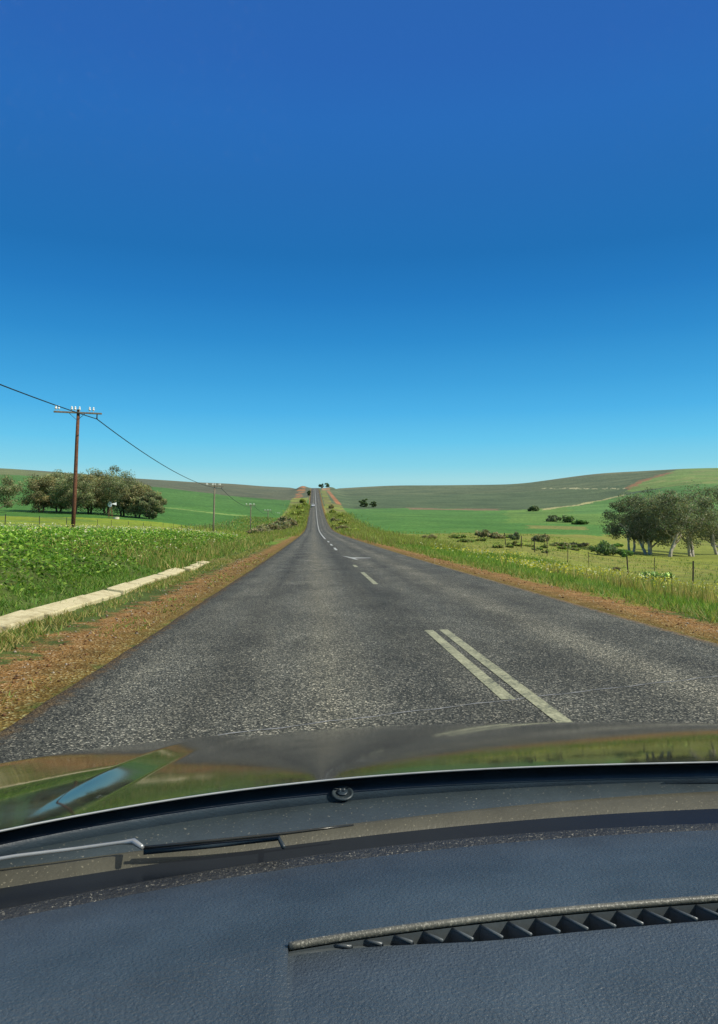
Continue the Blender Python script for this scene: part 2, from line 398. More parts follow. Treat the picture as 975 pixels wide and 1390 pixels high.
# ------------------------------------------------------------------ road and its markings
def build_road():
    ys = np.concatenate([np.arange(-60, 60, .5), np.arange(60, 1200, 3)])
    cols = np.array([-2.04, -1.9, -1, 0, 1.4, 2.6, 3.6, 4.55, 4.7])
    X = np.tile(cols, (len(ys), 1)); Y = np.tile(ys[:, None], (1, len(cols)))
    rag = (vnoise(ys, ys * .7, 1.1, 3) * .012 + vnoise(ys, ys * .3, .4, 6) * .014)
    X[:, 0] += rag; X[:, -1] += rag[::-1]
    Z = P(Y) + .012 + .02 * (1 - ((X - 1.33) / 3.4) ** 2)
    Xs = np.concatenate([X[:, :1] - .03, X, X[:, -1:] + .03], 1); Ys = np.concatenate([Y[:, :1], Y, Y[:, -1:]], 1)
    dr = .06 + .0015 * np.clip(ys, 0, 900)[:, None]
    Zs = np.concatenate([Z[:, :1] - dr, Z, Z[:, -1:] - dr], 1)
    n, m = Xs.shape; idx = np.arange(n * m).reshape(n, m)
    q = np.stack([idx[:-1, :-1], idx[:-1, 1:], idx[1:, 1:], idx[1:, :-1]], -1).reshape(-1, 4)
    road = mesh('road', np.stack([Xs, Ys, Zs], -1), q, M['road'], None, None, True)
    return tag(road, 'straight two lane asphalt road running up the far hill', 'road', kind='structure')
road = build_road()
def RZ(x, y): return P(y) + .012 + .02 * (1 - ((x - 1.33) / 3.4) ** 2) + .004
def stripe(name, x, w, y0, y1, mat, step=1.0, slope=0):
    n = max(2, int((y1 - y0) / step) + 1); ys = np.linspace(y0, y1, n); v = []
    for yy in ys:
        ww = w * (1 + .0011 * max(yy - 60, 0))
        xx = x + slope * (yy - y0)
        v += [(xx - ww / 2, yy, float(RZ(xx, yy)) + .00004 * max(yy, 0)), (xx + ww / 2, yy, float(RZ(xx, yy)) + .00004 * max(yy, 0))]
    f = [(2 * i, 2 * i + 1, 2 * i + 3, 2 * i + 2) for i in range(n - 1)]
    return mesh(name, v, f, mat, road)
tag(stripe('barrier_line', 1.50, .115, 5.75, 9.75, M['paint'], .25), 'short worn cream line left of the pair')
tag(stripe('barrier_line', 1.70, .115, -8, 9.8, M['paint'], .25), 'longer worn cream line right of the pair')
for y0, y1 in ((18.0, 23.0), (26.2, 27.6)): stripe('lane_dash', 1.5, .12, y0, y1, M['paint'], .5)
for y0 in (46, 57, 69): stripe('lane_dash', 1.42, .15, y0, y0 + 5, M['white_paint'], 1)
stripe('centre_line', 1.36, .16, 86, 820, M['white_paint'], 4)
def arrow():
    a = []
    tip = np.array([1.43, 36.2]); 
    hd = [(1.43, 36.6), (1.72, 32.2), (1.95, 33.0), (3.02, 33.55), (3.02, 33.05), (2.05, 32.5), (2.02, 31.0), (1.80, 31.0), (1.66, 31.6)]
    hd = [(1.38, 37.0), (1.78, 34.7), (2.60, 34.38), (2.60, 34.02), (1.86, 33.75), (1.92, 31.6)]
    v = [(x, y, float(RZ(x, y)) + .002) for x, y in hd]
    return mesh('lane_arrow', v, [tuple(range(len(v)))[::-1]], M['white_paint'], road)
arrow()
def seam():
    m = MB(); p0 = Vector((-.6, 4.9)); p1 = Vector((4.2, 6.82)); n = 60; v = []; f = []
    for i in range(n + 1):
        t = i / n; q = p0.lerp(p1, t); w = .008 + .004 * math.sin(i * 1.7); o = .012 * math.sin(i * .9) + .006 * math.sin(i * 2.3)
        v += [(q.x, q.y - w + o, float(RZ(q.x, q.y)) - .001), (q.x, q.y + w + o, float(RZ(q.x, q.y)) - .001)]
    f = [(2 * i, 2 * i + 2, 2 * i + 3, 2 * i + 1) for i in range(n)]
    mesh('surface_seam', v, f, M['seam'], road)
seam()

# concrete drain kerb on the left, made of separate slabs
kerb = empty('drain_kerb', (-4.0, 18, float(H(-4.0, 18))), 'pale concrete drain kerb of uneven slabs along the left gravel verge', 'kerb')
yy = 3.0; k = 0
while yy < 28.6:
    ln = random.uniform(1.0, 1.6); gap = random.choice([.03, .06, .1, .2])
    if 21.2 < yy < 22.6: gap = .9
    if yy > 22.5: ln = random.uniform(1.1, 1.5); gap = random.choice([.1, .3])
    x = -4.0 + random.uniform(-.05, .05); w = random.uniform(.31, .38) * (1 if yy < 22 else .85)
    m = MB(); z = float(H(x, yy + ln / 2))
    rot = Matrix.Rotation(random.uniform(-.03, .03), 3, 'Z') @ Matrix.Rotation(random.uniform(.10, .22), 3, 'Y') @ Matrix.Rotation(random.uniform(-.012, .012), 3, 'X')
    m.box((x - kerb.location.x, yy + ln / 2 - kerb.location.y, z + .008 - kerb.location.z), (w, ln, .14), rot, .02)
    m.build('kerb_slab', M['concrete'], kerb); yy += ln + gap; k += 1

# ------------------------------------------------------------------ leaf / blade scatter (numpy)
def quads(cent, ax, ay):
    v = np.stack([cent - ax - ay, cent + ax - ay, cent + ax + ay, cent - ax + ay], 1)
    return v.reshape(-1, 3), np.arange(len(cent) * 4).reshape(-1, 4)
def rhomb(cent, ax, ay):      # leaf shaped: pointed ends
    v = np.stack([cent - ay, cent + ax, cent + ay, cent - ax], 1)
    return v.reshape(-1, 3), np.arange(len(cent) * 4).reshape(-1, 4)
def runit(n, rs):
    v = rs.normal(size=(n, 3)); return v / np.linalg.norm(v, axis=1, keepdims=True)
def leaves(cent, size, rs, droop=0.0, flat=0.0):
    n = len(cent); a = runit(n, rs); a[:, 2] *= (1 - flat); a[:, 2] -= droop; a /= np.linalg.norm(a, axis=1, keepdims=True)
    b = np.cross(a, runit(n, rs)); b /= np.linalg.norm(b, axis=1, keepdims=True) + 1e-9
    return rhomb(cent, b * (size * .45)[:, None], a * size[:, None])
FOL = (2.75, 2.65, 2.1)
def pick(cols, n, rs, var=.25):
    c = np.array(cols)[rs.randint(0, len(cols), n)]
    if c.mean() < .2: c = c * np.array(FOL)
    return c * (1 + var * (rs.rand(n, 1) * 2 - 1))
def blades(x, y, z, h, w, rs, lean=.35):
    n = len(x); az = rs.rand(n) * 2 * PI; base = np.stack([x, y, z], 1)
    side = np.stack([np.cos(az), np.sin(az), np.zeros(n)], 1) * w[:, None]
    tip = base + np.stack([rs.normal(size=n) * lean * h, rs.normal(size=n) * lean * h, h], 1)
    v = np.stack([base - side, base + side, tip], 1).reshape(-1, 3)
    return v, np.arange(n * 3).reshape(-1, 3)

def scatter(n, xr, yr, rs, dens=None):
    """random ground points, thinner with distance so that screen density stays even"""
    lo, hi = math.log(yr[0]), math.log(yr[1])
    y = np.exp(rs.rand(n) * (hi - lo) + lo); x = xr[0] + rs.rand(n) * (xr[1] - xr[0])
    return x, y

def wild_plants():
    rs = np.random.RandomState(3)
    # leafy wild radish on the left bank: plants grow in clumps
    n = 13500; x, y = scatter(n, (-26, -4.5), (4, 75), rs)
    keep = (vnoise(x, y, 2.2, 1) + rs.rand(n) * 1.6 > -.1) & (x < -4.6 - .7 * rs.rand(n)); x, y = x[keep], y[keep]
    tall = sstep(4.4, 7.2, -x) * (.55 + .45 * rs.rand(len(x)))
    k = 15; px = np.repeat(x, k); py = np.repeat(y, k); ph = np.repeat(tall, k)
    N = len(px); sp = .10 + .12 * rs.rand(N) * (1 + py / 40)
    an = rs.rand(N) * 2 * PI; qx = px + np.cos(an) * sp; qy = py + np.sin(an) * sp
    qz = H(qx, qy) + .03 + ph * .50 * rs.rand(N) ** .8
    size = (.020 + .030 * rs.rand(N)) * (1 + py / 50)
    v, f = leaves(np.stack([qx, qy, qz], 1), size, rs, flat=.35)
    c = pick([(.050, .110, .014), (.070, .140, .018), (.032, .078, .010), (.115, .18, .03)], N, rs, .3)
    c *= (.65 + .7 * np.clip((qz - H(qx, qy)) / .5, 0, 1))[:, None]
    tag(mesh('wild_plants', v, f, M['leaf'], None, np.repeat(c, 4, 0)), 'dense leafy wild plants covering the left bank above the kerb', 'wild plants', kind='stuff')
    # pale flowers over it
    n = 9000; x, y = scatter(n, (-22, -5.1), (6, 70), rs); keep = vnoise(x, y, 3.1, 8) + rs.rand(n) * 1.3 > .3; x, y = x[keep], y[keep]
    n = len(x); z = H(x, y) + sstep(4.4, 7.2, -x) * (.42 + .18 * rs.rand(n)) + .05
    v, f = leaves(np.stack([x, y, z], 1), (.016 + .014 * rs.rand(n)) * (1 + y / 38), rs, flat=.5)
    c = pick([(.70, .66, .30), (.78, .76, .52), (.66, .60, .15)], n, rs, .12)
    tag(mesh('wild_flowers', v, f, M['leaf'], None, np.repeat(c, 4, 0)), 'small pale yellow flowers dotted over the left bank', 'flowers', kind='stuff')
wild_plants()

def grasses():
    rs = np.random.RandomState(5)
    V, Fc, Cc = [], [], []
    def put(x, y, h, w, cols, lean=.35, var=.3):
        z = H(x, y) - .01; v, f = blades(x, y, z, h, w, rs, lean); V.append(v); Fc.append(f + (sum(len(q) for q in V[:-1])))
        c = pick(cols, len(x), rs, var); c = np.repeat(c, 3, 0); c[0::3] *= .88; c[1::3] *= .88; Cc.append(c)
    G = [(.055, .115, .020), (.075, .135, .024), (.045, .095, .018), (.105, .14, .035)]
    FG = [(.12, .15, .03), (.10, .125, .035), (.14, .15, .04), (.11, .095, .05), (.085, .13, .03)]
    D = [(.16, .14, .055), (.20, .165, .08), (.12, .11, .04), (.09, .12, .03)]
    def tufts(n, k, xr, yr, h, cols, thr=-9, seed=1, spread=.12, lean=.4, fx=None):
        x, y = scatter(n, xr, yr, rs); keep = vnoise(x, y, 2.6, seed) + rs.rand(n) * 1.2 > thr; x, y = x[keep], y[keep]
        if fx is not None:
            kp = fx(x, y); x, y = x[kp], y[kp]
        x = np.repeat(x, k); y = np.repeat(y, k); sc_ = 1 + y / 45
        x = x + rs.normal(size=len(x)) * spread * sc_; y = y + rs.normal(size=len(x)) * spread * sc_
        ok = np.abs(x - 1.33) > 3.5 + .0 * y; x, y = x[ok], y[ok]
        hh = h * (.5 + .8 * rs.rand(len(x))) * (1 + y / 260); ww = (.004 + .004 * rs.rand(len(x))) * (1 + y / 16)
        put(x, y, hh, ww, cols, lean)
    # left: strip between kerb and gravel, lower edge of the bank, dry stalks, beyond
    tufts(1500, 9, (-3.78, -3.35), (4.5, 60), .085, D + D + G[:1], .3, 2, .06, .6)
    tufts(1300, 9, (-5.2, -4.22), (5, 60), .10, G, -1, 3, .07, .6)
    tufts(1800, 8, (-9, -4.2), (22, 120), .30, D + D + G, -.2, 7, .12, .45)
    tufts(2600, 8, (-24, -5), (40, 260), .30, G + FG + D, -.3, 4, .2, .45)
    tufts(420, 7, (-2.75, -2.1), (4.2, 40), .06, D + G[:1], .45, 6, .05, .8)
    # right
    tufts(5200, 9, (6.3, 19), (7, 60), .20, G + [(.12, .16, .03)], -.3, 5, .13, .45, lambda x, y: x > 6.3 + .6 * rs.rand(len(x)))
    tufts(2600, 8, (5.9, 7.6), (9, 110), .12, G + D, -.2, 9, .09, .6)
    tufts(900, 8, (10, 46), (40, 150), .16, G + [(.12, .135, .035), (.13, .12, .045)], -.2, 8, .22, .45)
    tufts(2400, 8, (5.9, 13), (60, 330), .42, FG, -.3, 3, .25, .5)
    tufts(2000, 8, (-8, -3.4), (110, 420), .5, FG, -.3, 3, .25, .5)
    tufts(300, 12, (8.5, 13), (14, 34), .55, D, .55, 12, .1, .25)
    v = np.concatenate(V); f = np.concatenate(Fc); c = np.concatenate(Cc)
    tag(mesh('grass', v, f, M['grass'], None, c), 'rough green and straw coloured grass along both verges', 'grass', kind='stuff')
    # yellow flowers on the right verge
    n = 11000; x, y = scatter(n, (7.4, 20), (10, 60), rs); w = vnoise(x, y, 3.4, 2) + 1.4 * np.exp(-((x - 13.5) / 4) ** 2 - ((y - 36) / 9) ** 2)
    keep = w + rs.rand(n) * .9 > .95; x, y = x[keep], y[keep]; n = len(x)
    z = H(x, y) + .22 + .26 * rs.rand(n)
    v, f = leaves(np.stack([x, y, z], 1), (.018 + .018 * rs.rand(n)) * (1 + y / 28), rs, flat=.5)
    c = pick([(.72, .60, .04), (.70, .66, .10), (.74, .72, .42)], n, rs, .12)
    tag(mesh('yellow_flowers', v, f, M['leaf'], None, np.repeat(c, 4, 0)), 'patches of bright yellow flowers in the right verge grass', 'flowers', kind='stuff')
    # loose stones
    nst = 2600; side = rs.rand(nst) < .62
    ys = np.exp(rs.rand(nst) * (math.log(40) - math.log(4)) + math.log(4)); xs = np.where(side, -2.2 - 1.1 * rs.rand(nst), 4.85 + 1.3 * rs.rand(nst))
    base = np.array([(1, 0, 0), (-1, 0, 0), (0, 1, 0), (0, -1, 0), (0, 0, 1), (0, 0, -1)], float)
    tri = np.array([(0, 2, 4), (2, 1, 4), (1, 3, 4), (3, 0, 4), (2, 0, 5), (1, 2, 5), (3, 1, 5), (0, 3, 5)])
    s = (.005 + .014 * rs.rand(nst) ** 3) * (1 + ys / 30)
    P0 = np.stack([xs, ys, H(xs, ys) + s * .3], 1)
    vv = P0[:, None, :] + base[None] * s[:, None, None] * (.7 + .6 * rs.rand(nst, 6, 3)) * np.array([1, 1, .7])
    ff = (tri[None] + (np.arange(nst) * 6)[:, None, None]).reshape(-1, 3)
    cc = pick([(.30, .15, .06), (.42, .27, .15), (.20, .10, .05), (.55, .46, .36)], nst, rs, .3)
    tag(mesh('gravel', vv.reshape(-1, 3), ff, M['grass'], None, np.repeat(cc, 6, 0)), 'loose orange and pale stones on the gravel verges', 'gravel', kind='stuff')
grasses()

# ------------------------------------------------------------------ trees and bushes
GUM = [tuple(q * 1.15 for q in c) for c in ((.080, .096, .060), (.096, .104, .066), (.062, .080, .050), (.118, .106, .070), (.072, .094, .052))]
def limb(p0, d, length, r0, rs, nseg=6, wob=.16, up=.10):
    pts = [np.array(p0, float)]; d = np.array(d, float); d /= np.linalg.norm(d); rad = [r0]
    for i in range(nseg):
        d = d + rs.normal(size=3) * wob + np.array([0, 0, up]); d /= np.linalg.norm(d)
        pts.append(pts[-1] + d * length / nseg); rad.append(r0 * (1 - .72 * (i + 1) / nseg))
    return pts, rad, d
def gum_tree(loc, height, spread, seed, label, group, bark='bark', nclump=30, per=230, leaf=.17, stems=2, cols=GUM, low=.22, lean=(0, 0), name='gum_tree', crad=(.10, .185)):
    rs = np.random.RandomState(seed); root = empty(name, loc, label, 'tree', group)
    mb = MB(); tips = []
    for s in range(stems):
        a = 2 * PI * s / stems + rs.rand(); off = np.array([math.cos(a), math.sin(a), 0]) * (.25 if stems > 1 else 0)
        pts, rad, d = limb(off + np.array([0, 0, -.4]), (math.cos(a) * .28 + lean[0], math.sin(a) * .28 + lean[1], 1), height * .5, .020 * height + .05, rs, 7, .10, .08)
        mb.tube(pts, rad, 8)
        for b in range(4):
            i = 2 + b + rs.randint(0, 2); i = min(i, 7); az = rs.rand() * 2 * PI
            p2, r2, d2 = limb(pts[i], (math.cos(az), math.sin(az), .75), height * rs.uniform(.25, .42), rad[i] * .75, rs, 5, .18, .09)
            mb.tube(p2, r2, 6)
            for c in range(3):
                j = 2 + c; az = rs.rand() * 2 * PI
                p3, r3, d3 = limb(p2[j], (math.cos(az), math.sin(az), .35), height * rs.uniform(.10, .2), r2[j] * .7, rs, 4, .22, .03)
                mb.tube(p3, r3, 5, False); tips.append(p3[-1])
    mb.build('trunk', M[bark], root, True)
    # crown: clumps on the twig ends and through the outer volume
    V = []; Cc = []
    cl = []
    for i in range(nclump):
        if i < len(tips) and rs.rand() < .45: c = tips[i].copy()
        else:
            u = runit(1, rs)[0]; q = rs.uniform(.55, 1.0)
            c = np.array([u[0] * spread * q, u[1] * spread * q, height * (low + (1 - low) * .48) + u[2] * height * (1 - low) * .47 * q])
        c[2] = min(max(c[2], height * low), height * .97); h = math.hypot(c[0], c[1])
        lim = spread * (1.0 if c[2] < .7 * height else .85)
        if h > lim: c[:2] *= lim / h
        cl.append(c)
    for c in cl:
        n = int(per * rs.uniform(.55, 1.4)); rr = np.array([1, 1, .72]) * rs.uniform(*crad) * height
        u = runit(n, rs) * (rs.rand(n, 1) ** .45); pos = c + u * rr
        sz = leaf * rs.uniform(.55, 1.2, n); v, f = leaves(pos, sz, rs, droop=.45)
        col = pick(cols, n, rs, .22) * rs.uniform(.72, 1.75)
        col *= (.72 + .38 * np.clip(u[:, 2:3], -1, 1)); V.append(v); Cc.append(np.repeat(col, 4, 0))  # shading painted into each clump: lighter top, darker underside
    V = np.concatenate(V)
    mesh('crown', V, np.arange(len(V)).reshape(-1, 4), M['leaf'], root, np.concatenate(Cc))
    return root
def bush(loc, w, h, seed, label, group, cols, per=110, nclump=11, leaf=.12, name='bush', aspect=1.0, rz=0):
    rs = np.random.RandomState(seed); root = empty(name, loc, label, 'bush', group, rz)
    mb = MB()
    for s in range(5):
        a = 2 * PI * s / 5 + rs.rand()
        pts, rad, d = limb((0, 0, -.1), (math.cos(a) * w * .45, math.sin(a) * w * .45, h), h * .85, .03 * h + .015, rs, 4, .15, .05); mb.tube(pts, rad, 5)
    mb.build('stem', M['bark'], root, True)
    V = []; Cc = []
    for i in range(nclump):
        a = rs.rand() * 2 * PI; q = rs.rand() ** .5; c = np.array([math.cos(a) * q * w * .5, math.sin(a) * q * w * .5 * aspect, 0])
        c[2] = h * (.18 + .6 * rs.rand() * (1 - .6 * q)); n = int(per * rs.uniform(.6, 1.4)); u = runit(n, rs) * rs.rand(n, 1) ** .5
        pos = c + u * np.array([w * .2, w * .2 * max(aspect, .7), h * .24]); pos[:, 2] = np.maximum(pos[:, 2], .02)
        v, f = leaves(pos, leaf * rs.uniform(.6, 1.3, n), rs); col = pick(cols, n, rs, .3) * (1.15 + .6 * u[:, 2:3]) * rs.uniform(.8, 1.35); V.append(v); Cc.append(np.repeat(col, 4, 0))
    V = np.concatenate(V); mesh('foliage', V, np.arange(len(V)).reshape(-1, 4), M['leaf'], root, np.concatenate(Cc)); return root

# grove on the left (photo x, distance, top y, half width in px)
grove = [(66, 176, 645, 22, 'gum tree with grey brown crown at the left end of the left grove'),
         (88, 182, 640, 22, 'brown crowned gum tree second from the left end of the left grove'),
         (108, 170, 642, 20, 'gum tree standing right behind the nearest telegraph pole'),
         (128, 178, 637, 22, 'gum tree with olive crown just right of the nearest telegraph pole'),
         (150, 184, 631, 24, 'tallest gum tree of the left grove with a rounded top'),
         (172, 174, 640, 22, 'rusty olive gum tree behind the little wind pump'),
         (192, 172, 656, 18, 'lower gum tree second from the right end of the left grove'),
         (209, 168, 669, 13, 'smallest gum tree at the right end of the left grove')]
for i, (px, Y, ty, hw, lab) in enumerate(grove):
    p = on(px, Y); top = CAMZ + (HY - ty) / F * Y
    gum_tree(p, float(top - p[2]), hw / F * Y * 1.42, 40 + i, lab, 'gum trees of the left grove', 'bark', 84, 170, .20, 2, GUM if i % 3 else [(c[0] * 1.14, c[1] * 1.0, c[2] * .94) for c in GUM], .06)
p = on(4, 165); gum_tree(p, 8.8, 5.2, 71, 'gum tree cut off by the left edge of the view beside the green field', None, 'bark', 34, 220, .2, 2, GUM, .2)
# pale trunks on the right
GUMR = [(.070, .086, .060), (.090, .098, .070), (.052, .070, .052), (.115, .108, .078), (.062, .086, .056)]
right = [(866, 104, 668, 34, 2, 'gum tree with low spreading crown at the left of the right hand clump'),
         (890, 100, 660, 32, 3, 'gum tree with leaning pale trunks in the middle of the right hand clump'),
         (920, 97, 655, 32, 2, 'gum tree with bright white forked trunk in the right hand clump'),
         (952, 102, 650, 34, 2, 'dense grey green gum tree between the forked white trunk and the cut off tree'),
         (990, 110, 655, 34, 2, 'gum tree mostly cut off by the right edge of the view')]
for i, (px, Y, ty, hw, st, lab) in enumerate(right):
    p = on(px, Y); top = CAMZ + (HY - ty) / F * Y
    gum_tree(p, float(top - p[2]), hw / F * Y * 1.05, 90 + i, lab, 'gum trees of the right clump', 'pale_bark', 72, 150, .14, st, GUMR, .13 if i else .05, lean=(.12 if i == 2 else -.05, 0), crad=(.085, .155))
DK = [(.045, .060, .038), (.058, .074, .044), (.038, .050, .034)]; YG = [(.085, .115, .026), (.11, .125, .035), (.065, .09, .022), (.10, .085, .04)]
BR = [(.095, .080, .058), (.075, .070, .048), (.11, .09, .065), (.070, .082, .042)]; GN = [(.040, .075, .026), (.05, .09, .03), (.03, .06, .022)]
def gbush(px, py, wpx, hpx, seed, label, group, cols, Y=None, **kw):
    if Y is None: x, Y, z = hit(px, py); p = (x, Y, z)
    else: p = on(px, Y)
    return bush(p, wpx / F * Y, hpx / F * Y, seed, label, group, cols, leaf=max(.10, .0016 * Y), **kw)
gbush(822, 754, 34, 24, 1, 'dark green bush left of the right hand gum trees', None, GN + DK, nclump=20, per=160)
gbush(846, 756, 22, 14, 2, 'low green bush tucked against the left foot of the right gum trees', None, GN)
RB = 'bushes scattered over the right hand fields'
for i, (px, py, w, h, cols, lab) in enumerate([
    (585, 733, 22, 9, BR, 'low brown bush at the field edge nearest the road on the right'),
    (656, 730, 20, 15, BR + DK, 'brown grey bush, left of the pair before the bright crop'),
    (673, 731, 18, 10, BR, 'smaller brown bush, right of the pair before the bright crop'),
    (699, 733, 15, 13, DK, 'narrow dark bush between the brown pair and the round bush'),
    (735, 736, 22, 16, BR + DK, 'round dark brown bush at the lower edge of the crop'),
    (760, 742, 24, 8, GN + BR, 'flat green brown bush in front of the crop field'),
    (785, 742, 26, 7, BR, 'long low brown bush left of the dark green bush'),
    (752, 708, 18, 11, DK, 'dark bush, leftmost of the row above the crop'),
    (768, 709, 18, 13, DK + GN, 'taller dark green bush in the middle of the row above the crop'),
    (788, 712, 18, 9, GN, 'green bush, rightmost of the row above the crop'),
    (724, 694, 13, 10, DK, 'small dark round bush at the foot of the olive hill'),
    (838, 742, 14, 6, GN, 'tiny green bush behind the dark green bush by the right gum trees'),
    (700, 741, 20, 7, YG, 'low yellow green bush at the near edge of the right field'),
    (836, 775, 10, 6, BR, 'little dark bush by the right hand fence posts')]):
    gbush(px, py, w, h, 10 + i, lab, RB, cols)
for i, (px, Y, w, h, lab) in enumerate([(494, 440, 14, 12, 'dark tree, left of the pair at the foot of the far right hill'), (507, 432, 11, 9, 'smaller dark tree, right of the pair at the foot of the far right hill')]):
    p = on(px, Y); gum_tree(p, h / F * Y, w * .5 / F * Y, 130 + i, lab, 'pair of dark trees below the right hill', 'bark', 22, 110, .4, 1, GN + DK, .02, name='dark_tree')
for i, (px, Y, w, h, lab) in enumerate([(436, 760, 6, 9, 'dark tree beside the road at the crest, left of the pair'), (444, 755, 6, 8, 'dark tree beside the road at the crest, right of the pair'), (419.5, 560, 4, 7, 'slim dark tree on the left verge near the white car')]):
    p = on(px, Y); gum_tree(p, h / F * Y, w * .5 / F * Y, 140 + i, lab, None if i == 2 else 'trees at the road crest', 'bark', 20, 90, .45, 1, GN + DK, .0, name='dark_tree')
LB = 'brown bushes along the left verge'
for i, (px, Y, w, h, lab) in enumerate([(354, 128, 34, 13, 'lowest brown bush of the left verge row, nearest the viewer'), (369, 150, 32, 18, 'broad brown bush, second in the left verge row'), (383, 172, 28, 18, 'brown bush, third in the left verge row'),
        (394, 200, 20, 17, 'dark brown bush, fourth in the left verge row'), (388, 215, 16, 18, 'upright dark bush behind the left verge row')]):
    gbush(px, 0, w, h, 50 + i, lab, LB, BR + DK[:1], Y=Y, nclump=16, per=120)
LH = 'yellow green bushes climbing beside the far road on the left'
for i, (px, Y, w, h) in enumerate([(404, 235, 14, 10), (409, 270, 11, 9), (403, 300, 13, 9), (412, 330, 8, 7), (407, 370, 10, 8), (414, 410, 6, 6), (410, 450, 8, 7)]):
    gbush(px, 0, w, h, 70 + i, ['lowest', 'second lowest', 'third', 'fourth', 'fifth', 'second highest', 'highest'][i] + ' yellow green bush climbing beside the far road on the left', LH, YG, Y=Y)
RH = 'bushes climbing beside the far road on the right'
for i, (px, Y, w, h) in enumerate([(478, 150, 20, 8), (466, 178, 16, 9), (459, 205, 13, 8), (468, 225, 14, 8), (455, 255, 10, 8), (463, 290, 11, 7), (452, 330, 8, 7), (450, 390, 7, 6)]):
    gbush(px, 0, w, h, 90 + i, ['lowest', 'second lowest', 'third', 'fourth', 'fifth', 'sixth', 'second highest', 'highest'][i] + (' brownish' if i % 3 == 1 else ' green') + ' bush climbing beside the far road on the right', RH, BR if i % 3 == 1 else YG, Y=Y)
rs_ = np.random.RandomState(77)
for i in range(16):
    px = rs_.uniform(610, 800); Y = rs_.uniform(62, 125) if px < 720 else rs_.uniform(70, 110)
    gbush(px, 0, rs_.uniform(9, 22), rs_.uniform(4, 8), 200 + i, 'small low shrub growing in the rough right hand meadow', 'low shrubs in the right hand meadow', YG + GN + BR[:1], Y=Y, nclump=9, per=70)
gbush(888, 790, 40, 20, 120, 'grey green flowering bush on the right verge under the fence', None, GN + [(.10, .12, .06), (.5, .5, .3)], nclump=16, per=150)

# ------------------------------------------------------------------ telegraph poles
def telegraph_pole(px_base, Y, top, tilt, label, mat, arm, rz=.1):
    p = on(px_base, Y); h = float(at(px_base, top, Y)[2] - p[2]) + .15; root = empty('telegraph_pole', (p[0], p[1], p[2] - .15), label, 'telegraph pole', 'telegraph poles along the left fence', rz)
    root.rotation_euler.y = tilt
    m = MB(); m.tube([(0, 0, 0), (.01, 0, h * .4), (-.01, 0, h * .75), (0, 0, h)], [.135, .125, .11, .10], 12); m.build('pole', M[mat], root, True)
    m = MB(); m.box((0, -.13, h - .22), (arm, .09, .11), None, .01); m.build('crossarm', M['pole_grey'], root)
    m = MB(); m.tube([(-.55, -.12, h - .26), (0, -.1, h - .75)], .016, 6); m.tube([(.45, -.12, h - .26), (0, -.1, h - .68)], .016, 6); m.build('arm_brace', M['dark_iron'], root)
    for q in (-.46, -.40, -.13, -.06, .03, .24, .32):
        m = MB(); x = q * arm; m.tube([(x, -.13, h - .17), (x, -.13, h - .04)], .014, 6)
        m.lathe([(.03, h - .05), (.075, h - .03), (.07, h + .04), (.045, h + .07), (.06, h + .11), (.05, h + .16), (.02, h + .19)], (x, -.13, 0), 10); m.build('insulator', M['porcelain'], root, True)
    m = MB(); m.box((.40 * arm, -.13, h - .38), (.07, .06, .22), None, .01); m.tube([(.40 * arm, -.13, h - .5), (.40 * arm, -.13, h - .56)], .05, 8); m.build('cable_clamp', M['dark_iron'], root)
    return root, h, arm
poles = []
for (px, Y, h, tl, lab, mat, arm) in [(107, 49.5, 556, .022, 'nearest tall brown telegraph pole with long crossarm in front of the left grove', 'pole_wood', 3.0),
        (291.5, 112, 658, .02, 'second grey telegraph pole with white insulators right of the left grove', 'pole_grey', 2.6),
        (341, 178, 684.5, .012, 'third and thinner telegraph pole further along the left verge', 'pole_grey', 2.4),
        (364.5, 243, 692.5, .01, 'fourth telegraph pole, small, above the brown verge bushes', 'pole_grey', 2.4),
        (378, 310, 696.5, .01, 'farthest telegraph pole, tiny, beside the climbing verge', 'pole_grey', 2.4)]:
    poles.append(telegraph_pole(px, Y, h, tl, lab, mat, arm))
bpy.context.view_layer.update()
at_pts = [np.array(r.matrix_world @ Vector((.40 * a, -.13, h - .58))) for r, h, a in poles]
m = MB(); allp = []
start = np.array([at_pts[0][0] - .4, -16.0, at_pts[0][2] + .1])
seq = [start] + at_pts
for a, b in zip(seq[:-1], seq[1:]):
    for k in range(24):
        t = k / 24; q = a * (1 - t) + b * t; q[2] -= 4 * .95 * t * (1 - t); allp.append(q)
allp.append(seq[-1]); m.tube(allp, [.032] * len(allp), 6)
tag(m.build('overhead_cable', M['cable'], None, True), 'single dark cable sagging from pole to pole', 'cable')

def fence(x0, ys, h, label, r, sub=None):
    p0 = (x0, ys[0], float(H(x0, ys[0]))); root = empty('wire_fence', p0, label, 'fence'); rs = np.random.RandomState(int(abs(x0) * 7))
    tops = []
    for i, y in enumerate(ys):
        if i and r < .035: y = y + rs.normal() * .9
        x = x0 + rs.normal() * .08; z = float(H(x, y)); hh = h * rs.uniform(.92, 1.08); m = MB(); dx = rs.normal() * .04
        a = np.array((x - p0[0], y - p0[1], z - p0[2] - .15)); m.tube([a, a + (dx, 0, hh + .15)], [r * rs.choice([.7, .9, 1.5])] * 2, 7); m.build('fence_post', M['post'], root)
        tops.append((a + (0, 0, .15), hh))
    for k in range(4):
        m = MB(); m.tube([t + np.array((r + .004, 0, hh * (.25 + .22 * k))) for t, hh in tops], .004, 4); m.build('wire', M['wire'], root)
fence(-20.2, list(np.arange(43.5, 190, 6.6)), 1.3, 'low wire fence on dark posts between the left bank and the crop field', .032)
fence(20.9, [27, 31.8, 36.4, 41.2, 45.8, 50.3, 55.2, 60, 65, 70, 75, 80], 1.25, 'wire fence on thin dark posts below the right hand gum trees', .030)

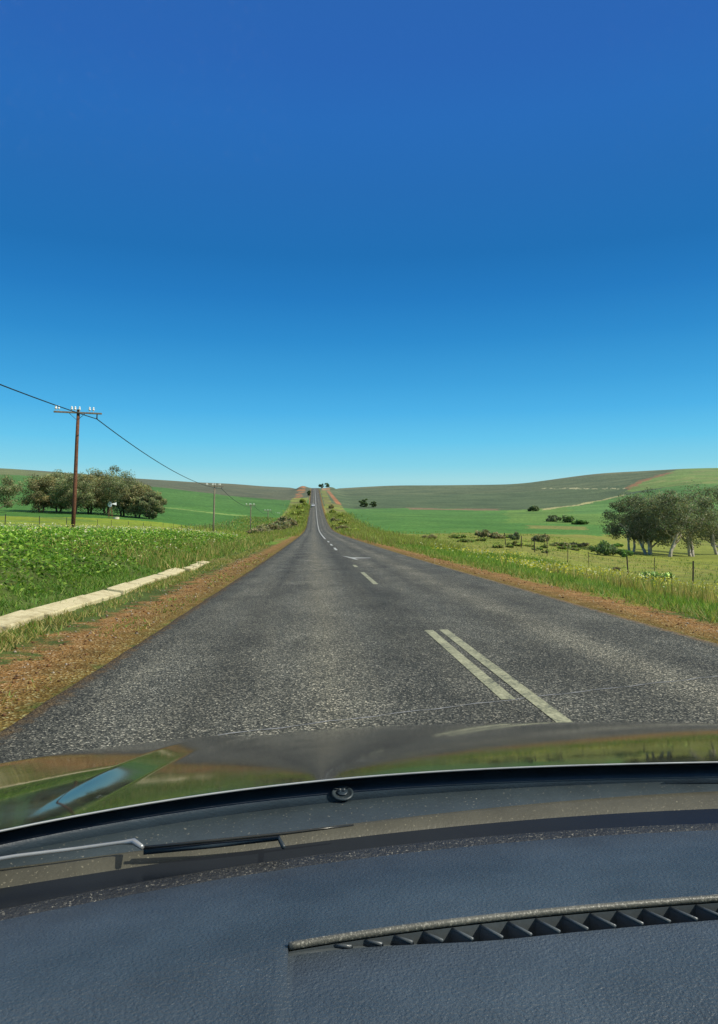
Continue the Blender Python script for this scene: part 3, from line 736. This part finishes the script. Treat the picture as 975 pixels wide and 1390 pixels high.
# wind pump and reservoir in front of the grove
def wind_pump():
    Y = 158; p = on(156, Y); zt = CAMZ + (HY - 686) / F * Y; h = float(zt - p[2]); root = empty('wind_pump', p, 'small wind pump with white wheel and tail vane before the left grove', 'wind pump')
    m = MB()
    for sx in (-1, 1):
        for sy in (-1, 1): m.tube([(sx * .42, sy * .42, -.1), (sx * .07, sy * .07, h)], .04, 6)
    for q in (.15, .4, .65):
        w = .42 - .35 * q; w2 = .42 - .35 * (q + .25)
        for sx, sy, tx, ty in ((-1, -1, 1, -1), (1, -1, 1, 1), (1, 1, -1, 1), (-1, 1, -1, -1)):
            m.tube([(sx * w, sy * w, h * q), (tx * w, ty * w, h * q)], .022, 5); m.tube([(sx * w, sy * w, h * q), (tx * w2, ty * w2, h * (q + .25))], .018, 5)
    m.build('tower', M['pole_wood'], root)
    hd = empty('head_dummy', (0, 0, 0)); bpy.data.objects.remove(hd)
    m = MB(); rot = Matrix.Rotation(-.5, 3, 'Z'); n = 14
    for k in range(n):
        a = 2 * PI * k / n; ca, sa = math.cos(a), math.sin(a); v = []
        for rr, wv in ((.16, .05), (.58, .15)):
            for s_ in (-1, 1):
                b = a + s_ * wv / rr * .7; v.append(rot @ Vector((rr * math.cos(b), -.25 + s_ * .035, rr * math.sin(b))) + Vector((0, 0, h + .1)))
        m.add(v, [(0, 1, 3, 2)])
    m.build('wheel', M['white_metal'], root)
    m = MB(); 
    v = [Vector(q) for q in ((0, .0, .03), (0, .55, .14), (0, 1.15, .34), (0, 1.15, -.26), (0, .55, -.10))]
    r2 = Matrix.Rotation(-1.05, 3, 'Z'); vv = [r2 @ q + Vector((.0, 0, h + .2)) for q in v]; ww = [q + Vector((.012, -.012, 0)) for q in vv]
    m.add(vv + ww, [(0, 1, 2, 3, 4), (9, 8, 7, 6, 5)] + [(i, (i + 1) % 5, 5 + (i + 1) % 5, 5 + i) for i in range(5)]); m.build('tail_vane', M['white_metal'], root)
    m = MB(); m.box((0, 0, h + .1), (.16, .4, .18), rot, .02); m.build('gearbox', M['zinc'], root)
    q = on(163.5, 155); t = empty('water_trough', q, 'low cream round water trough beside the wind pump', 'water trough')
    m = MB(); m.lathe([(.55, -.1), (.58, 0), (.58, .42), (.50, .42), (.50, .30)], n=24); m.build('basin', M['cream_wall'], t)
    m = MB(); m.lathe([(.49, .31), (.49, .33)], n=24); m.build('water', M['water'], t)
wind_pump()

# ------------------------------------------------------------------ white car far ahead
def far_car():
    y0 = 405; x0 = -.25; z0 = float(RZ(x0, y0)) + .02
    root = empty('car', (x0, y0, z0), 'small white car far ahead in the left lane, seen from behind', 'car')
    root.rotation_euler.x = math.atan2(float(P(y0 + 3) - P(y0)), 3.0)
    prof = [(-2.05, .32), (-2.1, .62), (-2.0, .98), (-1.2, 1.05), (.9, 1.02), (1.75, .88), (2.05, .62), (2.05, .32)]
    cab = [(-1.95, .98), (-1.55, 1.46), (.15, 1.52), (.95, 1.02)]
    def loft(pts, w0, w1, name, mat):
        m = MB(); n = len(pts); v = []
        for s in (-1, 1):
            for (y, z) in pts:
                zz = (z - pts[0][1]) / (max(p[1] for p in pts) - pts[0][1] + 1e-6); v.append((s * (w0 + (w1 - w0) * zz), y, z))
        m.add(v, [tuple(range(n)), tuple(range(2 * n - 1, n - 1, -1))] + [(i, i + n, (i + 1) % n + n, (i + 1) % n) for i in range(n)])
        o = m.build(name, mat, root); bv = o.modifiers.new('b', 'BEVEL'); bv.width = .06; bv.segments = 3; return o
    loft(prof, .86, .84, 'body', M['car_white']); loft(cab, .78, .62, 'cabin', M['car_white'])
    m = MB(); m.add([(-.66, -1.93, 1.06), (.66, -1.93, 1.06), (.58, -1.62, 1.42), (-.58, -1.62, 1.42)], [(0, 1, 2, 3)]); m.build('rear_window', M['dark_glass'], root)
    for s in (-1, 1):
        m = MB(); m.add([(s * .79, -1.5, 1.08), (s * .79, .7, 1.08), (s * .68, .12, 1.44), (s * .68, -1.35, 1.40)], [(0, 1, 2, 3)]); m.build('side_window', M['dark_glass'], root)
        m = MB(); m.box((s * .70, -2.09, .82), (.22, .06, .22), None, .02); m.build('tail_light', M['tail_red'], root)
        for yy in (-1.3, 1.3):
            m = MB(); m.lathe([(.2, -.1), (.31, -.1), (.33, -.06), (.33, .06), (.31, .1), (.2, .1)], (s * .78, yy, .33), 20, Matrix.Rotation(PI / 2, 3, 'Y')); w = m.build('wheel', M['tyre'], root)
            m = MB(); m.lathe([(.19, -.105), (.19, .105)], (s * .78, yy, .33), 16, Matrix.Rotation(PI / 2, 3, 'Y')); m.build('rim', M['rim'], w)
    m = MB(); m.box((0, -2.11, .72), (.48, .03, .11)); m.build('number_plate', M['plate'], root)
    m = MB(); m.box((0, -2.08, .42), (1.6, .12, .16), None, .03); m.build('bumper', M['tyre'], root)
far_car()

# ------------------------------------------------------------------ the car we look out of
def paint_hood():
    t = NT('dusty_black_car_paint'); p = t.tex()
    f = t.noise(p, 14, 6, .7); sp = t.noise(p, 420, 2, .5)
    t.set(t.mix(t.ramp(f, [(.3, (.016, .017, .016)), (.75, (.034, .034, .031))]), (.12, .115, .10), t.math('MULTIPLY', t.math('SUBTRACT', sp, .66), 4, clamp=True)), .10, .62)
    t.l(t.ramp(f, [(.3, grey3(.035)), (.7, grey3(.095))]), t.b.inputs['Roughness'])
    return t.m
M['hood'] = paint_hood(); M['hood'].node_tree.nodes['Principled BSDF'].inputs['Specular IOR Level'].default_value = .22
def plastic(name, base, rough, spec, scale, bump, dist=.0012, speck=0, specc=(.3, .28, .22)):
    t = NT(name); p = t.tex(); f = t.noise(p, scale, 3, .6); g = t.noise(p, 9, 5, .65)
    c = t.ramp(g, [(.3, tuple(q * .72 for q in base)), (.7, tuple(q * 1.3 for q in base))])
    if speck: c = t.mix(c, specc, t.math('MULTIPLY', t.math('SUBTRACT', t.noise(p, scale * 1.3, 2, .5), 1 - speck), 6, clamp=True))
    t.set(c, rough, spec); t.bump(f, bump, dist); return t.m
M['cowl'] = plastic('black_cowl_plastic', (.026, .040, .052), .38, .45, 240, .25)
M['cowl_grey'] = plastic('grey_cowl_plastic', (.036, .050, .057), .42, .45, 300, .3, speck=.34)
M['cowl_tan'] = plastic('tan_reflection_ledge', (.072, .068, .048), .5, .45, 300, .4, speck=.36, specc=(.28, .25, .17))  # tan reflection put into the ledge's base colour
M['frit'] = plastic('black_glass_border', (.006, .008, .010), .3, .4, 300, .1)
M['dash'] = plastic('grained_dashboard', (.048, .064, .080), .42, .5, 400, 1.0, .0018, speck=.36, specc=(.11, .13, .145))
M['dash_edge'] = plastic('sparkle_dashboard_edge', (.035, .036, .034), .4, .5, 300, .9, .003, speck=.40, specc=(.30, .28, .22))  # pale specks paint specular sparkle into the edge colour
M['bead'] = plastic('moulded_bead', (.10, .10, .085), .4, .5, 420, .5, .001, speck=.45, specc=(.30, .29, .24))
M['vent_trough'] = plastic('vent_trough_plastic', (.075, .088, .094), .5, .4, 200, .2)  # trough plastic, slightly paler than the fins
M['vent'] = plastic('vent_plastic', (.07, .082, .09), .35, .5, 260, .3)
M['arm'] = simple('worn_wiper_arm', (.05, .05, .045), .28, .7, .2, 20, metal=.6)
M['edge'] = simple('bright_panel_edge', (.40, .41, .41), .35, .6, .2, 20, metal=.5)
def glass():
    t = NT('windshield_glass'); tr = t.n('ShaderNodeBsdfTransparent'); tr.inputs[0].default_value = (.965, .985, .98, 1)
    gl = t.n('ShaderNodeBsdfGlossy'); gl.inputs['Roughness'].default_value = .02
    ms = t.n('ShaderNodeMixShader'); ms.inputs[0].default_value = .008
    t.l(tr.outputs[0], ms.inputs[1]); t.l(gl.outputs[0], ms.inputs[2]); t.l(ms.outputs[0], t.out.inputs['Surface']); return t.m
M['glass'] = glass()

KS = .8
CC = .57 * KS - .0                      # car centre line
car = empty('car', (CC, 0, 0), 'dark car we look out of, its bonnet, wipers and dashboard in the foreground', 'car')
def loc(p): return (p[0] - CC, p[1], p[2])
# photo curves (x, y) of the rear parts, each at its own height; extended to the car's right as mirror images
CURV = {
 'rear':  (1.000, [(-140, 1162), (22, 1121), (150, 1097), (280, 1078), (400, 1065), (480, 1057), (600, 1048), (700, 1041.5), (830, 1036.5), (955, 1034), (1100, 1033)]),
 'c1':    (.972, [(-140, 1196), (22, 1149), (150, 1126), (280, 1108), (400, 1094), (480, 1085.5), (600, 1074), (700, 1065.5), (830, 1058), (955, 1053), (1100, 1051)]),
 'c2':    (.966, [(-140, 1226), (22, 1175), (150, 1158), (280, 1143), (400, 1129.5), (480, 1119), (600, 1103), (700, 1093), (830, 1082), (955, 1075), (1100, 1071)]),
 'c3':    (.958, [(-140, 1262), (22, 1201), (150, 1180), (280, 1163), (400, 1147.5), (480, 1138), (600, 1124), (700, 1114), (830, 1104), (955, 1098), (1100, 1095)]),
 'c4':    (.955, [(-140, 1300), (22, 1228), (150, 1203), (280, 1181), (400, 1165), (480, 1155), (600, 1141), (700, 1132), (830, 1123), (955, 1118), (1100, 1116)]),
 'c4b':   (.960, [(-140, 1318), (22, 1243), (150, 1219), (280, 1196), (400, 1179), (480, 1168), (600, 1153), (700, 1143), (830, 1133), (955, 1127), (1100, 1124)]),
 'c5':    (.985, [(-140, 1440), (22, 1362), (150, 1330), (280, 1305), (400, 1283), (480, 1268), (600, 1253), (700, 1242), (830, 1229), (955, 1218), (1100, 1210)])}
def car_curve(key, n=70, dz=0):
    """world curve as polynomial Y(c) over the half we see, mirrored about the car centre"""
    z, pts = CURV[key]; z = CAMZ - KS * (CAMZ - z); q = np.array([atz(px, py, z) for px, py in pts]); c = q[:, 0] - CC
    B = lambda c: np.stack([np.ones_like(c), c ** 2, np.abs(c) ** 3], -1)
    k = np.linalg.lstsq(B(c), q[:, 1], rcond=None)[0]
    C_ = np.linspace(-1.03, 1.03, 2 * n); y = B(C_) @ k
    if key != 'rear':
        w = np.array([.25] + [1] * (len(c) - 1)); k3 = np.polyfit(c, q[:, 1], 3, w=w); cl = max(c.min(), -.80)
        f = lambda a: np.polyval(k3, np.maximum(a, cl)) + np.polyval(np.polyder(k3), cl) * np.minimum(a - cl, 0)
        t = sstep(.0, .5, C_); y = np.where(C_ <= 0, f(C_), f(np.minimum(C_, .12)) * (1 - t) + f(-C_) * t)
    return np.stack([C_, y, np.full(len(C_), z + dz)], 1)
def loft(name, curves, mat, parent, smooth=True, thick=0):
    n = len(curves[0]); v = np.concatenate(curves); f = []
    for a in range(len(curves) - 1):
        for i in range(n - 1): f.append((a * n + i, (a + 1) * n + i, (a + 1) * n + i + 1, a * n + i + 1))
    o = mesh(name, v, f, mat, parent)
    if smooth: o.data.polygons.foreach_set('use_smooth', np.ones(len(o.data.polygons), dtype=bool))
    return o
K = {k: car_curve(k) for k in CURV}
# bonnet surface
def hood():
    rear = K['rear']; cs = np.linspace(-1.03, 1.03, 540); yr = np.interp(cs, rear[:, 0], rear[:, 1]); zr = rear[0, 2]; V = []
    SM = 1.06
    for s in np.concatenate([np.linspace(0, SM, 80), SM + .12 * np.linspace(0, 1, 15)[1:]]):
        z = zr - HA * s - HB * s * s + .040 * sstep(.60, 1.06, np.abs(cs)) * sstep(.0, .9, s)
        for sg in (-1, 1):                          # raised wing: the inner face of the step looks inwards
            lc = -.70 + .075 * s; dlt = -(cs * sg - lc) if False else (np.abs(cs) + lc) * (np.sign(cs) == sg) - 9 * (np.sign(cs) != sg)
            A = RIDGE * sstep(-.03, .30, s)
            z = z + A * (np.clip((dlt + .026) / .052, 0, 1) * (dlt < 8)) * (np.abs(dlt) < 8) - A * .7 * sstep(.03, .26, dlt)
        if s > SM: z = z - 12.0 * (s - SM) ** 2
        z = z - .03 * np.clip((np.abs(cs) - .99) / .04, 0, 1) ** 2
        V.append(np.stack([cs, yr + s, z], 1))
    loft('bonnet', V, M['hood'], car)
    V = np.array(V)
    for k, sg in ((0, -1), (-1, 1)):                # wings, doors and front of the body
        e = V[:, k]; rows = []
        back = np.array([(e[0][0], y, e[0][2] - .02) for y in (-1.2, -.4, e[0][1] - .12)])
        for nm, q in (('wing', e), ('door', back)):
            rows = []
            for dz, dx in ((-.002, 0), (-.05, .03), (-.18, .045), (-.40, .03), (-.58, .0)):
                r = q.copy(); r[:, 0] += sg * dx; r[:, 2] = np.where(dz < -.3, q[0, 2] + dz, q[:, 2] + dz); rows.append(r)
            loft(nm, rows, M['hood'], car)
        w = MB(); cx_ = e[0][0] - sg * .06; w.lathe([(.2, -.11), (.31, -.11), (.335, -.07), (.335, .07), (.31, .11), (.2, .11)], (cx_, 1.02, .335), 28, Matrix.Rotation(PI / 2, 3, 'Y')); wh = w.build('wheel', M['tyre'], car, True)
        w = MB(); w.lathe([(.20, -.112), (.20, .112)], (cx_, 1.02, .335), 20, Matrix.Rotation(PI / 2, 3, 'Y')); w.build('rim', M['rim'], wh)
    f = V[-1]; rows = []
    for dz, dy in ((-.002, 0), (-.06, .05), (-.20, .07), (-.42, .03)):
        r = f.copy(); r[:, 1] += dy; r[:, 2] = r[:, 2] + dz; rows.append(r)
    loft('front_panel', rows, M['hood'], car)
HA, HB, RIDGE = .150, .059, .0105
hood()
m = MB(); m.tube([(p[0], p[1] - .002, p[2] + .0005) for p in K['rear'][::2]], .0011, 6); m.build('bonnet_edge', M['edge'], car, True)
# cowl: lower lip under the bonnet edge, grey ledge, ledge with a tan reflection painted in, black glass border
lip = K['rear'].copy(); lip[:, 2] -= .012; lip[:, 1] += .03
lip2 = K['rear'].copy(); lip2[:, 2] -= .022; lip2[:, 1] -= .004
loft('cowl_panel', [lip, lip2, K['c1']], M['cowl'], car)
mid = (K['c1'] + K['c2']) / 2; mid[:, 2] += .004
loft('cowl_ledge', [K['c1'], mid, K['c2']], M['cowl_grey'], car)
mid = (K['c2'] + K['c3']) / 2; mid[:, 2] += .005
loft('cowl_grille', [K['c2'], mid, K['c3']], M['cowl_tan'], car)
loft('glass_border', [K['c3'], K['c4'] + [0, 0, -.004]], M['frit'], car)
# washer nozzle
nz = atz(465, 1080, CAMZ - KS * (CAMZ - .978)); m = MB(); ry = Matrix.Rotation(.30, 3, 'X')
m.lathe([(.0118, 0), (.0118, .0012), (.0100, .002), (.0092, .0008)], (nz[0] - CC, nz[1], nz[2] + .002), 28, ry); nzl = m.build('washer_nozzle', M['cowl_grey'], car, True)
m = MB(); m.lathe([(.0060, .001), (.0056, .0016), (.004, .0020)], (nz[0] - CC, nz[1], nz[2] + .003), 20, ry); m.build('nozzle_cap', M['cowl'], nzl, True)
m = MB()
for dx in (-.0022, .0022): m.box((nz[0] - CC + dx, nz[1] - .001, nz[2] + .0058), (.0012, .002, .003), ry)
m.build('jet', M['edge'], nzl)
# wiper: arm with a kink, thin blade after it, its tail shaped to stand for a shadow line
def wiper_pts(pts, z):
    z = CAMZ - KS * (CAMZ - z); return [np.array(loc(atz(px, py, z))) for px, py in pts]
w = empty('wiper', (0, 0, 0)); w.parent = car
wa = wiper_pts([(-120, 1186), (22, 1162), (100, 1152.5), (165, 1143.5), (182, 1142.5), (193, 1150)], .985)
m = MB(); m.tube(wa, [.0017, .0017, .0016, .0016, .0030, .0022], 8); m.build('wiper_arm', M['edge'], w, True)
m = MB(); wb = wiper_pts([(193, 1151), (290, 1141), (385, 1131.5), (430, 1126), (480, 1120)], .981); m.tube(wb, [.0015, .0015, .0014, .0012, .0009], 6); m.build('wiper_blade', M['arm'], w, True)
m = MB(); wb = wiper_pts([(195, 1156), (290, 1147), (378, 1137), (385, 1150)], .975); m.tube(wb, [.0028, .0028, .0028, .002], 6); m.build('blade_rubber', M['cowl'], w, True)
# dashboard top
dash = empty('dashboard', (0, 0, 0)); dash.parent = car
c4d = K['c4'].copy(); c4d[:, 2] -= .05; c4d[:, 1] += .01
m0 = (K['c4'] + K['c4b']) / 2; m0[:, 2] += .0035
loft('dash_front_edge', [c4d, K['c4'], m0, K['c4b']], M['dash_edge'], dash)
m1 = K['c4b'] * .7 + K['c5'] * .3; m1[:, 2] += .003; m2 = K['c4b'] * .35 + K['c5'] * .65; m2[:, 2] += .003
loft('dash_top', [K['c4b'], m1, m2, K['c5']], M['dash'], dash)
c0 = atz(392, 1284, CAMZ - KS * (CAMZ - .985))[0] - CC
def split(a):
    row = np.array([np.interp(c0, a[:, 0], a[:, q]) for q in range(3)]); l = a[a[:, 0] < c0 - .002]; r_ = a[a[:, 0] > c0 + .002]
    return np.concatenate([l, [row - (.0004, 0, 0)], [row + (.0004, 0, 0)], r_]), len(l) + 1
K5, kv = split(K['c5']); VK = K5[kv:]
m = MB(); m.tube([p + np.array((0, -.002, .0005)) for p in VK], .0026, 8); m.build('vent_bead', M['bead'], dash, True)
# demister vent: a shallow trough with slanting fins, then the dashboard goes on towards us
tp = (.10 + .90 * sstep(c0, c0 + .16, VK[:, 0]))[:, None]; ey = np.array((0, 1.0, 0)); ez = np.array((0, 0, 1.0))
e1 = VK - ey * .004 - ez * .002; e2 = e1 - ez * .013 * tp; e3 = e2 - ey * .0175 * tp; e4 = e1 - ey * .019 * tp - ez * .002
vent = loft('demister_vent', [e1, e2, e3, e4], M['vent_trough'], dash, False)
step = .0208; cx = c0 + .030; yc = lambda c: np.interp(c, e1[:, 0], e1[:, 1]); tc_ = lambda c: float(np.interp(c, VK[:, 0], tp[:, 0]))
m = MB(); m.add([e1[0], e2[0], e3[0], e4[0]], [(0, 1, 2, 3)]); m.build('vent_end', M['vent_trough'], vent)
while cx < .84:
    tt = tc_(cx + .007); y1 = float(yc(cx)); y2 = float(yc(cx + .011)) - .0185 * tt
    rib = MB(); a = np.array((cx, y1 + .001, e1[0, 2] - .001)); b = np.array((cx + .012, y2, e4[0, 2] + .001)); o = np.array((.0009, 0, 0)); dn = np.array((0, 0, -.012 * tt))
    rib.tube([a, b], [.0011, .0013], 8); rib.add([a - o, b - o, b - o + dn, a - o + dn, a + o, b + o, b + o + dn, a + o + dn], [(0, 1, 2, 3), (7, 6, 5, 4)])
    rib.build('vent_fin', M['vent'], vent, True); cx += step
f1 = K5.copy(); f1[kv:] = e4
f2 = K5.copy(); f2[:, 1] -= .060; f2[:, 2] -= .003; f3 = K5.copy(); f3[:, 1] -= .15; f3[:, 2] -= .004; f4 = f3.copy(); f4[:, 1] -= .2; f4[:, 2] -= .03; f5 = f4.copy(); f5[:, 2] -= .25; f5[:, 1] -= .03
loft('dash_pad', [f1, f2, f3, f4, f5], M['dash'], dash)
# windshield, pillars, roof
wb = K['c4'].copy(); wb[:, 1] += .012; wb[:, 2] = CAMZ - KS * (CAMZ - .945)
def wsrow(t):
    q = wb.copy(); q[:, 0] *= 1 - .16 * t; q[:, 1] -= .60 * t + .02 * t * t; q[:, 2] += .47 * t - .03 * t * t + .0 * t; return q
loft('windshield', [wsrow(t) for t in np.linspace(0, 1, 12)], M['glass'], car)
M['trim'] = simple('grey_cabin_trim', (.25, .25, .24), .8, .2, .1)
top = wsrow(1.0)
r1 = top.copy(); r1[:, 2] += .01; r2 = top.copy(); r2[:, 1] = top[:, 1].mean() - .5; r2[:, 2] += .06; r3 = r2.copy(); r3[:, 1] -= 1.0; r3[:, 2] -= .02
loft('roof', [r1, r2, r3], M['trim'], car)
for s in (0, -1):
    m = MB(); m.tube([wsrow(t)[s] + np.array((0, -.01, 0)) for t in np.linspace(0, 1, 6)], .035, 10); m.build('pillar', M['trim'], car, True)

# ------------------------------------------------------------------ sky, sun, camera
SUN = Vector((.80, -.30, .74)).normalized()
el = math.asin(SUN.z); az = math.atan2(SUN.x, SUN.y)
wld = bpy.data.worlds.new('World'); sc.world = wld; wld.use_nodes = True; nt = wld.node_tree
bg = nt.nodes['Background']; bg.inputs['Strength'].default_value = 1.0
sky = nt.nodes.new('ShaderNodeTexSky'); sky.sky_type = 'NISHITA'; sky.sun_disc = False; sky.sun_elevation = el; sky.sun_rotation = az
sky.altitude = 200; sky.air_density = 1.0; sky.dust_density = .4; sky.ozone_density = 2.0
tc = nt.nodes.new('ShaderNodeTexCoord'); sp = nt.nodes.new('ShaderNodeSeparateXYZ'); nt.links.new(tc.outputs['Generated'], sp.inputs[0])
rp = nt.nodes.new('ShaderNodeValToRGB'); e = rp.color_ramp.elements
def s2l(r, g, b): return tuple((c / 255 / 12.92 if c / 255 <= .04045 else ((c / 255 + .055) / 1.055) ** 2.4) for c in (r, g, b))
stops = [(0.0, (158, 212, 220)), (.066, (166, 221, 230)), (.085, (136, 213, 235)), (.117, (104, 200, 240)), (.155, (78, 180, 235)), (.193, (62, 163, 224)), (.248, (44, 141, 209)), (.30, (34, 124, 196)), (.35, (30, 113, 184)), (.42, (36, 109, 183)), (.49, (40, 108, 187)), (.545, (42, 103, 184)), (.63, (44, 101, 180)), (.72, (176, 186, 196)), (1.0, (214, 214, 210))]  # pale uppermost stops are added above the view as neutral fill light
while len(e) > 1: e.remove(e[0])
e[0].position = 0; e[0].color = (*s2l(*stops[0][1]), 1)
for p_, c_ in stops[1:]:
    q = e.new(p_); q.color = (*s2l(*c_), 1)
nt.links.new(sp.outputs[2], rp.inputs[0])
sm = nt.nodes.new('ShaderNodeMix'); sm.data_type = 'RGBA'; sm.blend_type = 'MULTIPLY'; sm.inputs[0].default_value = 1; sm.inputs[7].default_value = (.1, .1, .1, 1)
nt.links.new(sky.outputs[0], sm.inputs[6])
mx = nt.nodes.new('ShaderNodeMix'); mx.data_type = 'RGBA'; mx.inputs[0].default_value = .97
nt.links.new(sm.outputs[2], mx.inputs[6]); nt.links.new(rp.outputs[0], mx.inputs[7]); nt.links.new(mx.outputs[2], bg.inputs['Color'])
sl = bpy.data.lights.new('sun', 'SUN'); sl.energy = 4.6; sl.angle = math.radians(.5); sl.color = (1, .93, .80)
so = bpy.data.objects.new('sun', sl); C.objects.link(so); so.rotation_euler = (-SUN).to_track_quat('-Z', 'Y').to_euler(); so.location = (30, -20, 60)
cam = bpy.data.cameras.new('camera'); co = bpy.data.objects.new('camera', cam); C.objects.link(co); sc.camera = co
cam.sensor_fit = 'VERTICAL'; cam.sensor_height = 36; cam.lens = F / 1390 * 36; cam.shift_y = -(695 - CY) / 1390; cam.shift_x = 0
cam.clip_start = .02; cam.clip_end = 20000
rot = Matrix((RT, UP, -FW)).transposed(); co.matrix_world = Matrix.Translation(Vector(CAM)) @ rot.to_4x4()
sc.view_settings.view_transform = 'Standard'; sc.view_settings.look = 'None'; sc.view_settings.exposure = 0
